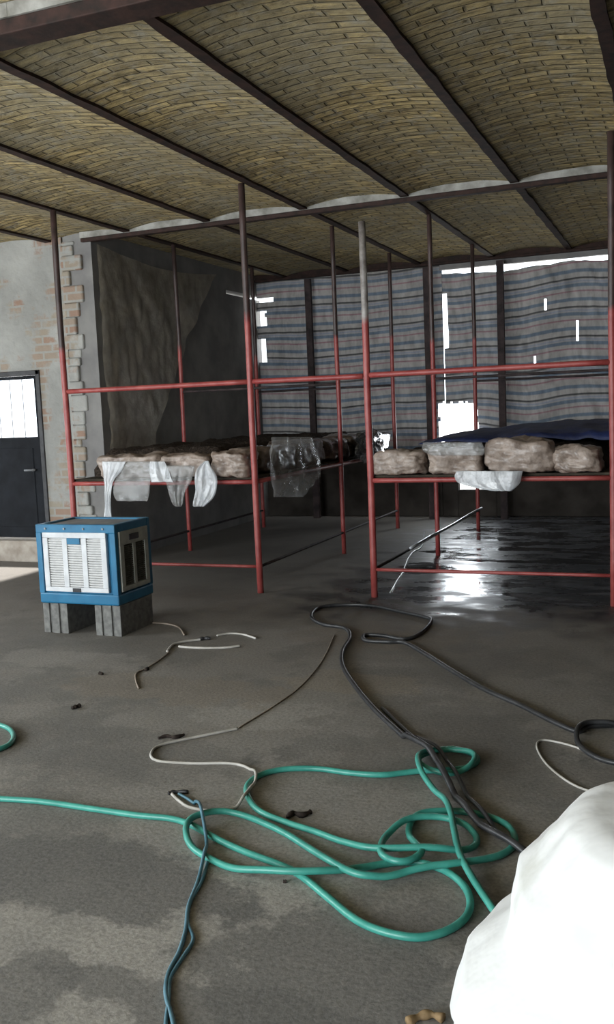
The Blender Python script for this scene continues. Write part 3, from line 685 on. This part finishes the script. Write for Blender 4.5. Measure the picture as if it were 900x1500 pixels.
blackpath = [(790,1268),(757,1247),(700,1207),(673,1177),(655,1150),(633,1117),(613,1098),(583,1071),(550,1040),(522,1007),(503,977),(502,954),(513,934),(505,920),(472,914),(456,903),(467,890),(500,886),(544,887),(589,896),(620,903),(632,909),(617,927),(594,936),(561,931),(535,930),(536,938),(567,940),(592,941),(622,957),(667,985),(711,1010),(761,1032),(811,1057),(846,1071),(862,1064),(894,1062),(940,1060)]
o, QB = laid('black_hose', blackpath, .0135, M['blackhose'], 'long black hose running from the white sack to a loop near the racks', 'hose', others=Q)
_, QB2 = laid('black_hose', [(800,1263),(748,1240),(715,1205),(688,1172),(668,1142),(646,1112),(620,1092),(590,1066),(560,1037)], .009, M['blackhose'], 'second black hose lying alongside the long one across the teal loops', 'hose', others=Q)
laid('black_hose', [(950,1070),(905,1066),(862,1066),(846,1076),(850,1092),(872,1108),(900,1117),(950,1124)], .0125, M['blackhose'], 'coiled end of black hose at the right edge of the photo', 'hose', others=QB, r_others=.0145)
laid('electric_cable', [(490,930),(472,968),(442,1004),(402,1034),(350,1066)], .0035, M['browncable'], 'thin brown cable running back from the white cable towards the black hose', 'cable')
laid('electric_cable', [(349,1067),(300,1077),(240,1090),(222,1102),(230,1114),(280,1118),(335,1118),(362,1124),(374,1136),(374,1150),(360,1171),(345,1183),(315,1188),(280,1183),(264,1174),(252,1163)], .0065, M['whitecable'], 'white cable in an open curve left of the teal hose', 'cable', others=Q)
laid('electric_cable', [(262,1163),(278,1172),(291,1184),(298,1210),(303,1240),(299,1262),(288,1296),(276,1328),(272,1362),(262,1395),(247,1425),(243,1455),(252,1490),(258,1520)], .0065, M['bluecable'], 'faded blue cable crossing under the teal hose to the bottom edge', 'cable', others=Q)
laid('electric_cable', [(304,1262),(296,1290),(279,1322),(275,1350),(283,1376),(268,1402),(250,1432),(247,1465),(243,1500),(246,1525)], .0055, M['bluecable'], 'second faded blue strand twisting beside the first near the bottom edge', 'cable')
laid('electric_cable', [(930,1172),(880,1163),(838,1148),(802,1120),(787,1094),(797,1084),(840,1093),(880,1110),(930,1130)], .005, M['whitecable'], 'thin pale wire in a loop above the white sack', 'cable', others=QB, r_others=.0145)
laid('electric_cable', [(245,954),(254,944),(274,939),(294,937)], .008, M['whitecable'], 'short white cable end with a black tip, right of the cooler', 'cable')
laid('electric_cable', [(262,947),(290,949),(325,949),(352,946)], .008, M['whitecable'], 'short white cable lying straight just below the black-tipped one', 'cable')
laid('electric_cable', [(318,931),(335,928),(355,929),(375,935)], .007, M['whitecable'], 'faint short white cable, farthest right of those near the cooler', 'cable')
laid('electric_cable', [(222,912),(245,914),(262,919),(270,930)], .006, M['browncable'], 'brownish cable scrap starting at the foot of the right block', 'cable')
laid('electric_cable', [(248,955),(232,968),(214,979),(200,986),(199,996),(203,1008)], .005, M['browncable'], 'thin tan cable scrap trailing down from the black-tipped one', 'cable')
laid('plastic_strip', [(572,868),(582,850),(590,838),(598,818),(606,808),(618,800),(622,778)], .007, M['pipe'], 'thin pale plastic strip lying on the floor beside the third red post', 'plastic strip')
def scrap(pix, r, mat, label, name='debris_scrap'):
    P = smoothpath([onz(x, y, r*.8) for x, y in pix], 5)
    bm = bmesh.new(); sweep(bm, P, lambda t_: r*(.55+.6*abs(math.sin(t_*7+pix[0][0]))), 7)
    tag(obj(name, bm, mat, None, True), label, 'scrap', 'bits of rubbish on the floor')
scrap([(106,1037),(112,1035),(118,1033)], .012, M['debris'], 'small dark scrap on the floor below the cooler')
scrap([(232,1081),(245,1078),(256,1080),(270,1076)], .009, M['debris'], 'thin dark twig just above the bend of the white cable')
scrap([(421,1197),(430,1191),(443,1194),(455,1189)], .011, M['debris'], 'curled dark scrap between the runs of teal hose')
scrap([(247,1162),(256,1160),(276,1160)], .009, M['blacksteel'], 'black connector at the end of the white and blue cables', 'cable_connector')
scrap([(292,936),(300,935),(308,935)], .013, M['blacksteel'], 'black tip of the short white cable right of the cooler', 'cable_connector')
scrap([(213,981),(217,979)], .012, M['debris'], 'dark crumb beside the thin tan cable')
scrap([(146,986),(150,987)], .01, M['debris'], 'dark crumb on the floor below the breeze blocks')
scrap([(598,1497),(615,1489),(632,1486),(650,1492)], .012, M['brownscrap'], 'brown scrap at the bottom edge beside the white sack')
scrap([(415,1291),(420,1291)], .006, M['debris'], 'tiny dark crumb under the lower teal run')

# ------------------------------------------------------------------ white sack, near right
prof = []
SX, SY = .13, 2.02
left = [(1176,874),(1180,852),(1190,832),(1213,808),(1240,784),(1262,757),(1285,753),(1312,754),(1335,746),(1354,716),(1380,682),(1410,671),(1445,667),(1480,666),(1520,676),(1580,690),(1640,700)]
for y, x in left:
    p = ony(x, y, SY); prof.append((p.z, SX-p.x))
prof.sort()
def rad(z):
    if z <= prof[0][0]: return prof[0][1]
    for (a, ra), (b, rb) in zip(prof, prof[1:]):
        if a <= z <= b: return ra+(rb-ra)*(z-a)/(b-a)
    return 0
ztop = prof[-1][0]
def build_sack():
    bm = bmesh.new(); nz_, na = 90, 140; rings = []
    for j in range(nz_+1):
        z = ztop*(j/nz_)
        ring = []
        for k in range(na):
            a = 2*math.pi*k/na; r = rad(z)
            da = math.cos(a)            # -1 on the silhouette side
            r *= 1+.06*noise.noise(Vector((math.cos(a)*1.6, math.sin(a)*1.6, z*2)))*(1-max(0, -da)**2)
            f = .022*abs(noise.noise(Vector((math.cos(a)*2.6+z*4, math.sin(a)*2.6, z*3.2))))+.008*noise.noise(Vector((math.cos(a)*7, math.sin(a)*7, z*14)))
            # gathered fold running down across the front
            fold = (a/math.pi*180) % 360
            fz = .16+.0042*(fold-180)+.0
            fd = math.exp(-((z-fz)/.016)**2)*.028 if 185 < fold < 300 else 0
            r = r-f-fd
            if z < .05: r -= .05*(1-z/.05)**2
            ring.append(bm.verts.new((SX+r*math.cos(a), SY+r*.92*math.sin(a), max(z, 0))))
        rings.append(ring)
    for a, b in zip(rings, rings[1:]):
        for k in range(na): bm.faces.new((a[k], a[(k+1) % na], b[(k+1) % na], b[k]))
    c = bm.verts.new((SX, SY, ztop+.012)); 
    for k in range(na): bm.faces.new((rings[-1][k], rings[-1][(k+1) % na], c))
    bm.faces.new(rings[0][::-1])
    return bm
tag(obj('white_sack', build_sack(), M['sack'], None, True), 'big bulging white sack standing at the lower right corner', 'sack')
